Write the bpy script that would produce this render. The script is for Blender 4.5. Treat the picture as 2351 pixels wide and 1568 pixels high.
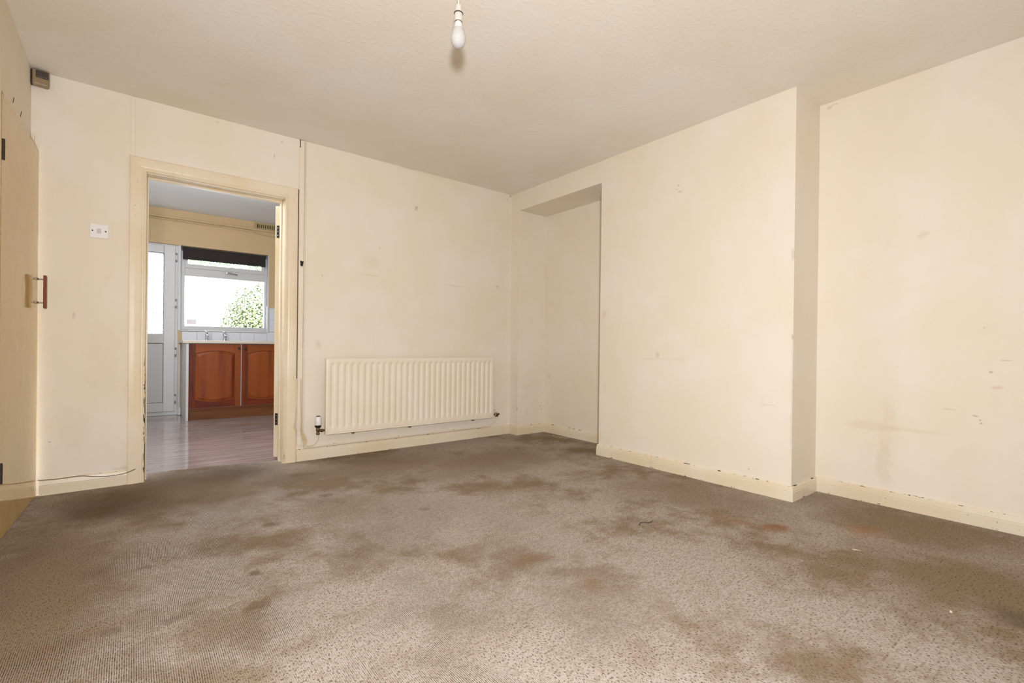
import bpy, math, random
from mathutils import Vector, Matrix

random.seed(7)
for o in list(bpy.data.objects):
    bpy.data.objects.remove(o, do_unlink=True)
scene = bpy.context.scene
COL = scene.collection

# ------------------------------------------------------------------ camera
IW, IH = 2351.0, 1568.0
FPX, CX, CY = 1100.57, 1175.41, 797.40
YAW, PITCH, ROLL = 0.672279, -0.0029897, 0.0114557
CAM = Vector((-3.000, -3.797, 0.882))
_f = Vector((math.sin(YAW) * math.cos(PITCH), math.cos(YAW) * math.cos(PITCH), math.sin(PITCH)))
_r = Vector((math.cos(YAW), -math.sin(YAW), 0))
_u = _r.cross(_f)
RT = _r * math.cos(ROLL) + _u * math.sin(ROLL)
UP = _u * math.cos(ROLL) - _r * math.sin(ROLL)
FW = _f
cd = bpy.data.cameras.new('camera')
cd.sensor_width = 36.0
cd.lens = FPX / IW * 36.0
cd.shift_x = -(CX - IW / 2) / IW
cd.shift_y = (CY - IH / 2) / IW
cd.clip_start = 0.02
cam = bpy.data.objects.new('camera', cd)
COL.objects.link(cam)
cam.matrix_world = Matrix((
    (RT.x, UP.x, -FW.x, CAM.x), (RT.y, UP.y, -FW.y, CAM.y),
    (RT.z, UP.z, -FW.z, CAM.z), (0, 0, 0, 1)))
scene.camera = cam


def at(px, py, axis, val):
    """point of the photograph's pixel on the plane axis = val"""
    d = FW + RT * ((px - CX) / FPX) - UP * ((py - CY) / FPX)
    t = (val - CAM[axis]) / d[axis]
    return CAM + d * t


# ------------------------------------------------------------------ light
vs = scene.view_settings
vs.view_transform = 'Standard'
vs.look = 'None'
vs.gamma = 1.0
vs.use_curve_mapping = False
vs.exposure = 0.0

world = bpy.data.worlds.new('sky')
scene.world = world
world.use_nodes = True
bg = world.node_tree.nodes['Background']
bg.inputs['Color'].default_value = (0.74, 0.865, 1.0, 1)
bg.inputs['Strength'].default_value = 24.0


def lamp(name, kind, loc, energy, color, rot=(0, 0, 0), size=None, sy=None, radius=None):
    d = bpy.data.lights.new(name, kind)
    d.energy = energy
    d.color = color
    if size:
        d.shape = 'RECTANGLE'
        d.size = size
        d.size_y = sy
    if radius:
        d.shadow_soft_size = radius
    o = bpy.data.objects.new(name, d)
    o.location = loc
    o.rotation_euler = rot
    COL.objects.link(o)
    return o


# the photographer's flash beside the camera; the kitchen is lit by the sky through its window and door and by an added unseen fill light
lamp('kitchen_fill', 'POINT', (-3.08, .78, 2.08), 64, (0.76, 0.87, 1.0), radius=0.22)
fl = lamp('camera_flash', 'SPOT', (-3.20, -4.14, 1.03), 345, (0.955, 0.96, 1.0), radius=0.07)
fl.data.spot_size = math.radians(160)
fl.data.spot_blend = 1.0
fl.rotation_euler = cam.matrix_world.to_euler()


# ------------------------------------------------------------------ materials
def srgb(r, g, b):
    def c(v):
        v /= 255.0
        return v / 12.92 if v <= 0.04045 else ((v + 0.055) / 1.055) ** 2.4
    return (c(r), c(g), c(b), 1)


class NT:
    def __init__(self, name):
        self.m = bpy.data.materials.new(name)
        self.m.use_nodes = True
        self.t = self.m.node_tree
        self.n = self.t.nodes
        self.b = self.n['Principled BSDF']
        self.co = self.n.new('ShaderNodeTexCoord').outputs['Object']

    def link(self, a, b):
        self.t.links.new(a, b)

    def setin(self, sock, v):
        if hasattr(v, 'links') or hasattr(v, 'is_linked'):
            self.link(v, sock)
        else:
            sock.default_value = v

    def math(self, op, a, b=None, clamp=False):
        n = self.n.new('ShaderNodeMath')
        n.operation = op
        n.use_clamp = clamp
        self.setin(n.inputs[0], a)
        if b is not None:
            self.setin(n.inputs[1], b)
        return n.outputs[0]

    def vmath(self, op, a, b):
        n = self.n.new('ShaderNodeVectorMath')
        n.operation = op
        self.setin(n.inputs[0], a)
        if b is not None:
            self.setin(n.inputs[1], b)
        return n.outputs['Value'] if op in ('LENGTH', 'DOT_PRODUCT') else n.outputs['Vector']

    def sep(self, v=None):
        n = self.n.new('ShaderNodeSeparateXYZ')
        self.link(v or self.co, n.inputs[0])
        return n.outputs

    def noise(self, scale=1.0, detail=3.0, rough=0.5, vec=None, stretch=None, out='Fac'):
        n = self.n.new('ShaderNodeTexNoise')
        n.inputs['Scale'].default_value = scale
        n.inputs['Detail'].default_value = detail
        n.inputs['Roughness'].default_value = rough
        v = vec or self.co
        if stretch:
            v = self.vmath('MULTIPLY', v, stretch)
        self.link(v, n.inputs['Vector'])
        return n.outputs[out]

    def remap(self, v, a, b, c=0.0, d=1.0, smooth=True):
        n = self.n.new('ShaderNodeMapRange')
        n.interpolation_type = 'SMOOTHSTEP' if smooth else 'LINEAR'
        self.setin(n.inputs['Value'], v)
        n.inputs['From Min'].default_value = a
        n.inputs['From Max'].default_value = b
        n.inputs['To Min'].default_value = c
        n.inputs['To Max'].default_value = d
        return n.outputs['Result']

    def mix(self, f, a, b):
        n = self.n.new('ShaderNodeMix')
        n.data_type = 'RGBA'
        self.setin(n.inputs[0], f)
        self.setin(n.inputs[6], a)
        self.setin(n.inputs[7], b)
        return n.outputs[2]

    def bump(self, h, dist=0.001, strength=1.0, normal=None):
        n = self.n.new('ShaderNodeBump')
        n.inputs['Strength'].default_value = strength
        n.inputs['Distance'].default_value = dist
        self.setin(n.inputs['Height'], h)
        if normal is not None:
            self.link(normal, n.inputs['Normal'])
        return n.outputs['Normal']

    def spot(self, vec, c, r, soft=0.5):
        d = self.vmath('SUBTRACT', vec, c)
        d = self.vmath('MULTIPLY', d, tuple(1.0 / q for q in r))
        d = self.vmath('LENGTH', d, None)
        return self.remap(d, 1.0, 1.0 - soft, 0.0, 1.0)

    def done(self, color=None, rough=None, normal=None, metal=None, spec=None):
        if color is not None:
            self.setin(self.b.inputs['Base Color'], color)
        if rough is not None:
            self.setin(self.b.inputs['Roughness'], rough)
        if normal is not None:
            self.link(normal, self.b.inputs['Normal'])
        if metal is not None:
            self.b.inputs['Metallic'].default_value = metal
        if spec is not None:
            self.b.inputs['Specular IOR Level'].default_value = spec
        return self.m


def simple(name, col, rough=0.5, var=0.08, nscale=12.0, bump=0.0, metal=0.0, spec=0.5):
    t = NT(name)
    n = t.noise(nscale, 4)
    dark = tuple(c * (1 - var) for c in col[:3]) + (1,)
    light = tuple(min(1, c * (1 + var)) for c in col[:3]) + (1,)
    c = t.mix(n, dark, light)
    nm = t.bump(t.noise(nscale * 6, 3), bump) if bump else None
    return t.done(c, rough, nm, metal, spec)


def plaster(name, a, b, marks=(), rough=0.75, lump=0.004, fleck=True, grime=None):
    """old emulsion paint: two close tints in blotches, faint lumps, flecks, and scuffs with their own places"""
    t = NT(name)
    big = t.remap(t.noise(1.7, 5, 0.6), 0.35, 0.65)
    c = t.mix(big, a, b)
    yel = t.remap(t.noise(4.5, 4, 0.55, vec=t.vmath('ADD', t.co, (7.3, 2.1, 5.5))), 0.55, 0.8, 0, 0.12)
    c = t.mix(yel, c, srgb(222, 196, 150))
    if fleck:
        f = t.remap(t.noise(55, 2, 0.5), 0.76, 0.80, 0, 0.40)
        f = t.math('MULTIPLY', f, t.remap(t.noise(2.3, 2, vec=t.vmath('ADD', t.co, (3, 9, 1))), 0.45, 0.62))
        c = t.mix(f, c, srgb(120, 98, 70))
    fine = t.vmath('SUBTRACT', t.noise(60, 3, .6, out='Color'), (0.5, 0.5, 0.5))
    wide = t.vmath('SUBTRACT', t.noise(14, 5, .65, out='Color'), (0.5, 0.5, 0.5))
    for (ctr, rad, col, st, soft) in marks:
        k = 2.2 * min(rad)
        wv = t.vmath('ADD', t.co, t.vmath('MULTIPLY', fine if max(rad) < .03 else wide, (k, k, k)))
        c = t.mix(t.math('MULTIPLY', t.spot(wv, ctr, rad, soft), st * (.34 if max(rad) > .03 else .5)), c, col)
    h = t.math('ADD', t.noise(3.0, 2), t.math('MULTIPLY', t.noise(90, 3), 0.06))
    return t.done(c, rough, t.bump(h, lump), spec=0.3)


def gloss_paint(name, a, b, rough=0.32, chips=None, dirt=0.35, seed=0):
    """old gloss paint on wood; chips = (axis, centre, half width, lo, hi, density)"""
    t = NT(name)
    c = t.mix(t.remap(t.noise(2.2, 4, 0.6, vec=t.vmath('ADD', t.co, (seed, seed * 2, 0))), 0.35, 0.65), a, b)
    d = t.remap(t.noise(30, 5, 0.65, stretch=(1, 1, 0.35)), 0.62, 0.8, 0, dirt)
    c = t.mix(d, c, srgb(150, 124, 86))
    fl = t.remap(t.noise(75, 2, 0.5, vec=t.vmath('ADD', t.co, (5 + seed, 1, 8))), 0.785, 0.80)
    c = t.mix(fl, c, srgb(70, 50, 32))
    r = rough
    for (ax, ctr, hw, lo, hi, thr, st) in (chips or ()):
        s = t.sep()
        oth = 2 if ax != 2 else 0
        band = t.remap(t.math('ABSOLUTE', t.math('SUBTRACT', s[ax], ctr)), hw, hw * 0.7)
        rng = t.math('MULTIPLY', t.remap(s[oth], lo - 0.02, lo + 0.05), t.remap(s[oth], hi + 0.05, hi - 0.15))
        nz = t.remap(t.noise(60, 4, 0.7, stretch=st), thr, thr + 0.03)
        m = t.math('MULTIPLY', t.math('MULTIPLY', band, rng), nz)
        c = t.mix(m, c, srgb(38, 27, 18))
    nm = t.bump(t.noise(14, 4), 0.0012)
    return t.done(c, r, nm, spec=0.5)


WALL_A, WALL_B = srgb(239, 230, 216), srgb(236, 225, 205)
BROWN, PALE, GREY, DK = srgb(150, 120, 72), srgb(196, 170, 128), srgb(150, 138, 120), srgb(70, 52, 36)


def mk(pt, r, col, st, soft=0.6, thin=0.3):
    """mark on a wall; r = (along, up)"""
    return (tuple(pt), (r[0], r[0], r[1]), col, st, soft)


back_marks = [mk((-1.064, 0, 2.071), (0.022, 0.026), BROWN, .75), mk((-1.052, 0, 2.083), (0.012, 0.014), BROWN, .6),
              mk((-1.469, 0, 1.447), (0.13, 0.012), PALE, .4), mk((-0.657, 0, 1.428), (0.13, 0.012), PALE, .6),
              mk((-0.17, 0, 1.466), (0.02, 0.018), GREY, .7), mk((-1.85, 0, 1.409), (0.006, 0.012), GREY, .7),
              mk((-2.195, 0, 2.237), (0.007, 0.02), BROWN, .7), mk((-2.548, 0, 2.375), (0.012, 0.006), GREY, .6),
              mk((-2.144, 0, 2.35), (0.014, 0.007), GREY, .6), mk((-1.47, 0, 1.58), (0.09, 0.10), PALE, .22),
              mk((-1.87, 0, 0.88), (0.03, 0.04), PALE, .6), mk((-1.39, 0, 1.68), (0.015, 0.015), PALE, .6),
              mk((-0.02, 0, 2.385), (0.012, 0.015), DK, .9), mk((-0.06, 0, 2.34), (0.008, 0.02), BROWN, .7),
              mk((-3.25, 0, 0.35), (0.09, 0.22), PALE, .2), mk((-3.12, 0, 0.75), (0.12, 0.3), PALE, .25),
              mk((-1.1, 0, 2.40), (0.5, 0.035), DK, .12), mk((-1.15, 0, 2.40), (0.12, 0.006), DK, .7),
              mk((-3.26, 0, 1.03), (0.01, 0.03), GREY, .5), mk((-3.36, 0, 0.30), (0.01, 0.006), DK, .6),
              mk((-3.02, 0, 0.10), (0.09, 0.012), DK, .45), mk((-3.2, 0, 0.085), (0.15, 0.006), DK, .6)]
right_marks = [mk((.357, -3.147, 1.508), (0.035, 0.03), BROWN, .35), mk((.357, -2.93, 0.440), (0.16, 0.035), PALE, .5),
               mk((.357, -3.12, 0.445), (0.18, 0.016), PALE, .4), mk((.357, -2.985, 0.27), (0.05, 0.20), PALE, .45),
               mk((.357, -3.00, 0.52), (0.045, 0.12), PALE, .3), mk((.357, -3.415, .778), (0.009, .008), GREY, .9),
               mk((.357, -3.439, .703), (0.03, .011), srgb(206, 160, 120), .6), mk((.357, -3.362, .554), (0.018, .006), GREY, .8),
               mk((.357, -3.379, .534), (0.006, .006), DK, .7), mk((.357, -3.383, .518), (0.006, .006), DK, .6),
               mk((.357, -3.468, .838), (0.03, .004), GREY, .7), mk((.357, -3.263, .576), (0.035, .005), GREY, .6),
               mk((.357, -2.69, 2.37), (0.02, .012), GREY, .6), mk((.357, -2.72, 2.38), (0.03, .006), GREY, .5),
               mk((0, -1.884, 2.02), (0.016, .010), BROWN, .6), mk((0, -1.870, 1.995), (0.010, .008), BROWN, .55),
               mk((0, -1.895, 1.975), (0.016, .012), PALE, .8), mk((0, -2.329, 1.904), (0.006, .006), BROWN, .7),
               mk((0, -1.73, .828), (0.02, .03), PALE, .6), mk((0, -1.76, .80), (0.30, .010), PALE, .3),
               mk((0, -2.395, .136), (0.007, .006), DK, .7), mk((0, -2.50, .545), (0.06, .006), GREY, .35),
               mk((0, -2.47, .56), (0.02, .05), GREY, .15), mk((0, -1.22, 1.15), (0.03, .05), PALE, .6),
               mk((0, -2.632, 1.43), (0.012, .05), DK, .55), mk((0, -2.636, .75), (0.008, .30), BROWN, .35),
               mk((0, -2.636, .95), (0.008, .02), DK, .5), mk((0, -2.636, .42), (0.008, .22), BROWN, .4),
               mk((.34, -.135, .388), (0.016, .035), DK, .8), mk((.30, -.125, .27), (0.008, .012), DK, .7),
               mk((.32, -.125, .235), (0.008, .012), DK, .7), mk((.32, -.125, .30), (0.007, .010), DK, .6),
               mk((.357, -.19, .57), (0.03, .02), GREY, .5), mk((0.0, -.12, .26), (0.010, .016), DK, .7),
               mk((.2, -.125, .45), (0.16, .22), GREY, .14), mk((.357, -.45, .45), (0.25, .16), GREY, .10),
               mk((0.12, -.125, .22), (0.02, .05), GREY, .35), mk((0, -1.24, .55), (0.006, .06), GREY, .4)]
M_back = plaster('cream_wall_back', WALL_A, WALL_B, back_marks)
M_right = plaster('cream_wall_right', WALL_A, WALL_B, right_marks)
M_wall = plaster('cream_wall_plain', WALL_A, WALL_B)
M_trim = gloss_paint('aged_cream_gloss', srgb(236, 223, 200), srgb(231, 213, 180),
                     chips=[(0, -.4065, 0.0055, 0.03, 0.80, 0.50, (1, 1, .25)), (0, .4120, 0.010, 0.0, 0.10, 0.52, (1, 1, .4))])
M_skirt = gloss_paint('aged_cream_skirting', srgb(234, 223, 202), srgb(230, 214, 184), seed=3,
                      chips=[(2, 0.088, 0.0035, -6, 6, 0.58, (.35, .35, 1)), (2, 0.003, 0.006, -6, 6, 0.62, (.5, .5, 1)),
                             (2, 0.05, 0.03, -6, 6, 0.69, (1, 1, 1))])
M_strip = gloss_paint('cream_cover_strip', srgb(239, 228, 210), srgb(236, 222, 198), seed=5, rough=.5)
M_rad = gloss_paint('cream_radiator_enamel', srgb(241, 231, 214), srgb(238, 226, 204), rough=.38, dirt=.08, seed=9)
M_yellow = gloss_paint('yellowed_gloss_door', srgb(207, 178, 112), srgb(199, 166, 100), rough=.07, dirt=.2, seed=11)
M_pipe = gloss_paint('painted_pipe', srgb(236, 225, 206), srgb(230, 216, 192), seed=4, rough=.4)


def ceiling_mat(name, a, b, scale=1.0):
    t = NT(name)
    c = t.mix(t.remap(t.noise(1.3, 4, .6), .35, .65), a, b)
    h = t.noise(85, 4, .55, stretch=(1, .55, 1))
    h = t.math('ADD', h, t.math('MULTIPLY', t.remap(t.noise(45, 2, .5, stretch=(.7, 1, 1)), .5, .7), .8))
    return t.done(c, .85, t.bump(h, .00065), spec=.2)


M_ceil = ceiling_mat('textured_ceiling_paint', srgb(241, 235, 226), srgb(238, 229, 214))
M_kceil = simple('kitchen_ceiling_paint', srgb(232, 232, 236), .8, .03, 2)
M_kwall = simple('kitchen_beige_paint', srgb(200, 174, 134), .7, .05, 3, .001)


def carpet_mat():
    t = NT('ribbed_loop_carpet')
    s = t.sep()
    wob = t.math('MULTIPLY', t.math('SUBTRACT', t.noise(7, 2), .5), .006)
    x = t.math('ADD', s[0], wob)
    rib = t.math('SINE', t.math('MULTIPLY', x, 2 * math.pi / 0.0052))
    rib = t.math('ADD', t.math('MULTIPLY', rib, .5), .5)
    loop = t.noise(1.0, 1, .5, stretch=(200, 120, 1))
    grain = t.noise(1.0, 2, .6, stretch=(430, 340, 1))
    felt = t.remap(t.noise(1.7, 4, .6, vec=t.vmath('ADD', t.co, (4, 1, 0))), .42, .62)         # felted pile, ribs less clear
    east = t.remap(s[0], -1.9, -1.2)
    felt = t.math('MAXIMUM', felt, east)
    gap = t.remap(rib, .52, .02)
    gap = t.math('MULTIPLY', gap, t.remap(loop, .36, .66, 1.0, .35))
    dots = t.remap(loop, .46, .30)
    g1 = t.math('MULTIPLY', gap, t.remap(felt, 0, 1, 1.0, .38, False))
    g2 = t.math('MULTIPLY', dots, t.remap(felt, 0, 1, .2, .75, False))
    g = t.math('MAXIMUM', g1, g2)
    g = t.math('ADD', g, t.math('MULTIPLY', t.math('SUBTRACT', grain, .5), .55), True)
    wn = t.vmath('SUBTRACT', t.noise(3.6, 8, .68, out='Color'), (.5, .5, .5))
    wob2 = t.vmath('MULTIPLY', wn, (.85, .85, 0))
    v = t.vmath('ADD', t.co, wob2)
    light, dark = srgb(187, 175, 163), srgb(56, 43, 33)
    # browner pile: soiled by the door and in blotches, browner edges, paler middle
    brown_amt = t.remap(t.noise(1.5, 9, .70, vec=t.vmath('ADD', t.co, (1.7, 5.2, 0))), .44, .62, 0, .85)
    for (cx, cy, rx, ry, st) in [(-2.75, -.35, .85, .70, .95), (-1.7, -.45, 1.2, .60, .75), (-.9, -.8, 1.0, .6, .65), (-3.3, -1.4, .55, 1.4, .85),
                                 (-.55, -3.5, .55, .8, .85), (.1, -3.2, .55, .7, .8), (-.35, -2.2, .55, .8, .65), (-2.75, -2.05, .26, .24, .65),
                                 (-1.72, -2.28, .26, .26, .75), (-2.9, -2.4, .28, .25, .7), (-1.66, -2.95, .12, .16, .6),
                                 (-2.1, -1.2, .40, .35, .5), (-1.62, -2.58, .16, .18, .65), (-2.3, -1.9, .14, .22, .5)]:
        m = t.math('MULTIPLY', t.spot(v, (cx, cy, 0), (rx, ry, 1), .8), st)
        brown_amt = t.math('MAXIMUM', brown_amt, m)
    for (cx, cy, rx, ry, st) in [(-1.55, -2.0, .50, .5, .75), (-2.05, -2.75, .65, .6, .8), (-1.2, -2.85, .5, .4, .7), (-1.35, -1.7, .5, .35, .6), (-2.0, -1.75, .4, .3, .6)]:
        m = t.math('MULTIPLY', t.spot(v, (cx, cy, 0), (rx, ry, 1), .9), st)
        brown_amt = t.math('MULTIPLY', brown_amt, t.math('SUBTRACT', 1.0, m))
    light = t.mix(brown_amt, light, srgb(138, 116, 90))
    dark = t.mix(brown_amt, dark, srgb(52, 38, 25))
    c = t.mix(g, light, dark)
    hue = t.remap(t.noise(48, 3, .6), .42, .66, 0, .30)
    c = t.mix(hue, c, t.mix(t.remap(t.noise(19, 2), .4, .6), srgb(140, 106, 86), srgb(122, 110, 78)))
    wob3 = t.vmath('MULTIPLY', t.vmath('SUBTRACT', t.noise(11, 5, .65, out='Color'), (.5, .5, .5)), (.13, .13, 0))
    v3 = t.vmath('ADD', t.co, wob3)
    for (cx, cy, rx, ry, st, col) in [(-.513, -2.767, .12, .07, .75, srgb(142, 90, 50)), (-.57, -2.62, .04, .12, .45, srgb(146, 98, 58)),
                                      (-.575, -2.50, .06, .06, .45, srgb(140, 92, 52)), (-.2, -3.05, .16, .12, .4, srgb(160, 108, 62)),
                                      (-2.66, -2.01, .06, .06, .7, srgb(108, 78, 48)), (-2.886, -1.95, .04, .03, .4, srgb(92, 74, 56)),
                                      (-1.70, -2.30, .12, .08, .45, srgb(128, 92, 54)), (-.706, -3.60, .12, .10, .5, srgb(76, 64, 52)),
                                      (-1.66, -2.60, .07, .10, .45, srgb(134, 100, 62)), (-2.62, -1.75, .03, .03, .6, srgb(84, 66, 48)),
                                      (-3.05, -1.9, .04, .035, .35, srgb(84, 70, 54)), (-1.60, -2.95, .04, .08, .5, srgb(120, 92, 52)),
                                      (-2.95, -1.45, .035, .04, .4, srgb(80, 66, 50)), (-2.45, -1.25, .05, .05, .5, srgb(92, 70, 48)),
                                      (-2.1, -.95, .06, .04, .5, srgb(92, 70, 48)), (-2.55, -.05, .55, .45, .75, srgb(84, 66, 47)), (-3.1, -.45, .35, .40, .6, srgb(88, 69, 50)), (-2.2, -.45, .30, .22, .4, srgb(92, 73, 53)), (-1.75, -1.5, .05, .04, .45, srgb(104, 78, 52))]:
        m = t.math('MULTIPLY', t.spot(v3, (cx, cy, 0), (rx, ry, 1), .8), st)
        m = t.math('MULTIPLY', m, t.remap(g, 0, 1, .9, .4, False))
        c = t.mix(m, c, col)
    h = t.math('SUBTRACT', 1.0, g)
    return t.done(c, .95, t.bump(h, .0016, .8), spec=.08)


M_carpet = carpet_mat()


def laminate():
    t = NT('scuffed_laminate')
    g = t.noise(5, 6, .6, stretch=(.35, 4.5, 1))
    c = t.mix(t.remap(g, .3, .7), srgb(140, 124, 118), srgb(170, 158, 156))
    d = t.remap(t.noise(28, 3, .5, stretch=(.6, 1.6, 1)), .69, .74)
    c = t.mix(d, c, srgb(70, 54, 48))
    return t.done(c, t.remap(t.noise(5, 3), .3, .7, .07, .15), t.bump(g, .0003), spec=.8)


M_lam = laminate()


def pine(name, base, dark, axis=2, seed=0.0):
    t = NT(name)
    st = [14, 14, 14]
    st[axis] = 1.1
    v = t.vmath('ADD', t.co, (seed, seed, seed))
    g = t.noise(1.0, 5, .6, vec=v, stretch=tuple(st))
    stp = [9.0, 9.0, 9.0]
    stp[axis] = 0.0
    stave = t.remap(t.noise(1.0, 0, .5, vec=v, stretch=tuple(stp)), .38, .62, 0, 1)
    c = t.mix(t.remap(g, .3, .7), base, dark)
    c = t.mix(t.math('MULTIPLY', stave, .55), c, srgb(158, 84, 30))
    return t.done(c, .4, t.bump(g, .0004), spec=.25)


M_pine = pine('stained_pine_panel', srgb(132, 58, 20), srgb(92, 32, 11), 2)
M_pine_v = pine('stained_pine_stile', srgb(116, 44, 18), srgb(72, 22, 9), 2, 3.1)
M_pine_h = pine('stained_pine_rail', srgb(126, 52, 20), srgb(78, 26, 10), 0, 1.7)
M_plinth = pine('brown_plinth', srgb(126, 78, 42), srgb(96, 56, 30), 0, 5.0)
M_teak = pine('teak_bar', srgb(128, 62, 36), srgb(96, 42, 24), 2, 2.2)
M_upvc = simple('white_upvc', srgb(202, 202, 203), .3, .03, 6)
M_hcap = simple('grey_hinge_cap', srgb(132, 126, 116), .5)
M_panelgrey = simple('white_door_panel', srgb(200, 199, 201), .35, .03, 6)
M_gasket = simple('dark_gasket', srgb(52, 50, 50), .6)
M_white = simple('white_plastic', srgb(238, 237, 234), .3, .02)
M_holder = simple('ivory_plastic', srgb(206, 201, 190), .35, .03)
M_bulb = simple('opal_glass', srgb(192, 190, 187), .14, .01)
M_bulbbase = simple('white_lamp_collar', srgb(214, 212, 208), .3, .01)
M_cord = simple('cream_flex', srgb(232, 222, 200), .5)
M_rocker = simple('grey_rocker', srgb(206, 203, 196), .3, .02)
M_chrome = simple('worn_chrome', srgb(196, 196, 200), .15, .05, metal=1.0)
M_brass = simple('dull_brass', srgb(112, 92, 66), .4, .25, 60, metal=.8)
M_black = simple('black_plastic', srgb(24, 22, 20), .35)
M_hinge = simple('rusty_dark_steel', srgb(40, 26, 18), .5, .4, 80)
M_blind = simple('dark_brown_blind', srgb(38, 29, 28), .8, .08, 30)
M_tile = simple('white_glazed_tile', srgb(220, 223, 232), .18, .02)
M_grout = simple('grey_grout', srgb(150, 150, 152), .8)
M_worktop = simple('pale_stone_worktop', srgb(208, 200, 186), .35, .12, 90)
M_vent = simple('aged_cream_vent', srgb(176, 156, 112), .5, .06)
M_dark = simple('dark_void', srgb(26, 22, 16), .8)
M_sensor = simple('brown_beige_plastic', srgb(150, 130, 98), .35, .06)
M_lens = simple('smoked_lens', srgb(74, 68, 62), .2, .1)
M_cable = simple('brown_cable', srgb(108, 84, 56), .5)
M_thread = simple('dark_thread', srgb(66, 54, 48), .8)
M_flake = simple('paint_flake', srgb(226, 212, 184), .6)
M_paper = simple('peeling_paper', srgb(206, 188, 154), .7, .15, 25)
M_render = simple('white_render', srgb(240, 240, 240), .8, .03, 2)
M_brick = simple('pale_air_brick', srgb(60, 49, 46), .8, .1, 30)
M_patio = simple('patio_concrete', srgb(176, 172, 164), .9, .1, 3)
M_bark = simple('bark', srgb(84, 68, 50), .9, .2, 20)


def leaf_mat(name, a, b):
    t = NT(name)
    c = t.mix(t.remap(t.noise(26, 2), .38, .62), a, b)
    return t.done(c, .45, spec=.4)


M_leaf = leaf_mat('variegated_leaf', srgb(26, 35, 11), srgb(150, 156, 104))
M_leaf2 = leaf_mat('tree_leaf', srgb(54, 70, 36), srgb(124, 136, 96))


def glass_mat():
    m = bpy.data.materials.new('window_glass')
    m.use_nodes = True
    n, l = m.node_tree.nodes, m.node_tree.links
    n.remove(n['Principled BSDF'])
    out = n['Material Output']
    tr = n.new('ShaderNodeBsdfTransparent')
    gl = n.new('ShaderNodeBsdfGlossy')
    gl.inputs['Roughness'].default_value = .02
    fr = n.new('ShaderNodeFresnel')
    fr.inputs['IOR'].default_value = 1.45
    mx = n.new('ShaderNodeMixShader')
    l.new(fr.outputs[0], mx.inputs[0])
    l.new(tr.outputs[0], mx.inputs[1])
    l.new(gl.outputs[0], mx.inputs[2])
    l.new(mx.outputs[0], out.inputs['Surface'])
    return m


def obscure_mat():
    t = NT('obscure_glass')
    n, l = t.n, t.t.links
    h = t.noise(1.0, 3, .6, stretch=(120, 120, 210))
    nm = t.bump(h, .004)
    tl = n.new('ShaderNodeBsdfTranslucent')
    t.link(t.mix(t.remap(h, .35, .6), (.10, .10, .10, 1), (.70, .69, .68, 1)), tl.inputs['Color'])
    t.link(nm, tl.inputs['Normal'])
    gl = n.new('ShaderNodeBsdfGlossy')
    gl.inputs['Roughness'].default_value = .1
    t.link(nm, gl.inputs['Normal'])
    mx = n.new('ShaderNodeMixShader')
    mx.inputs[0].default_value = .06
    t.link(tl.outputs[0], mx.inputs[1])
    t.link(gl.outputs[0], mx.inputs[2])
    t.link(mx.outputs[0], n['Material Output'].inputs['Surface'])
    n.remove(t.b)
    return t.m


M_glass = glass_mat()
M_obscure = obscure_mat()


# ------------------------------------------------------------------ mesh helpers
def wloc(o):
    v = Vector((0, 0, 0))
    while o is not None:
        v += o.location
        o = o.parent
    return v


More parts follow.
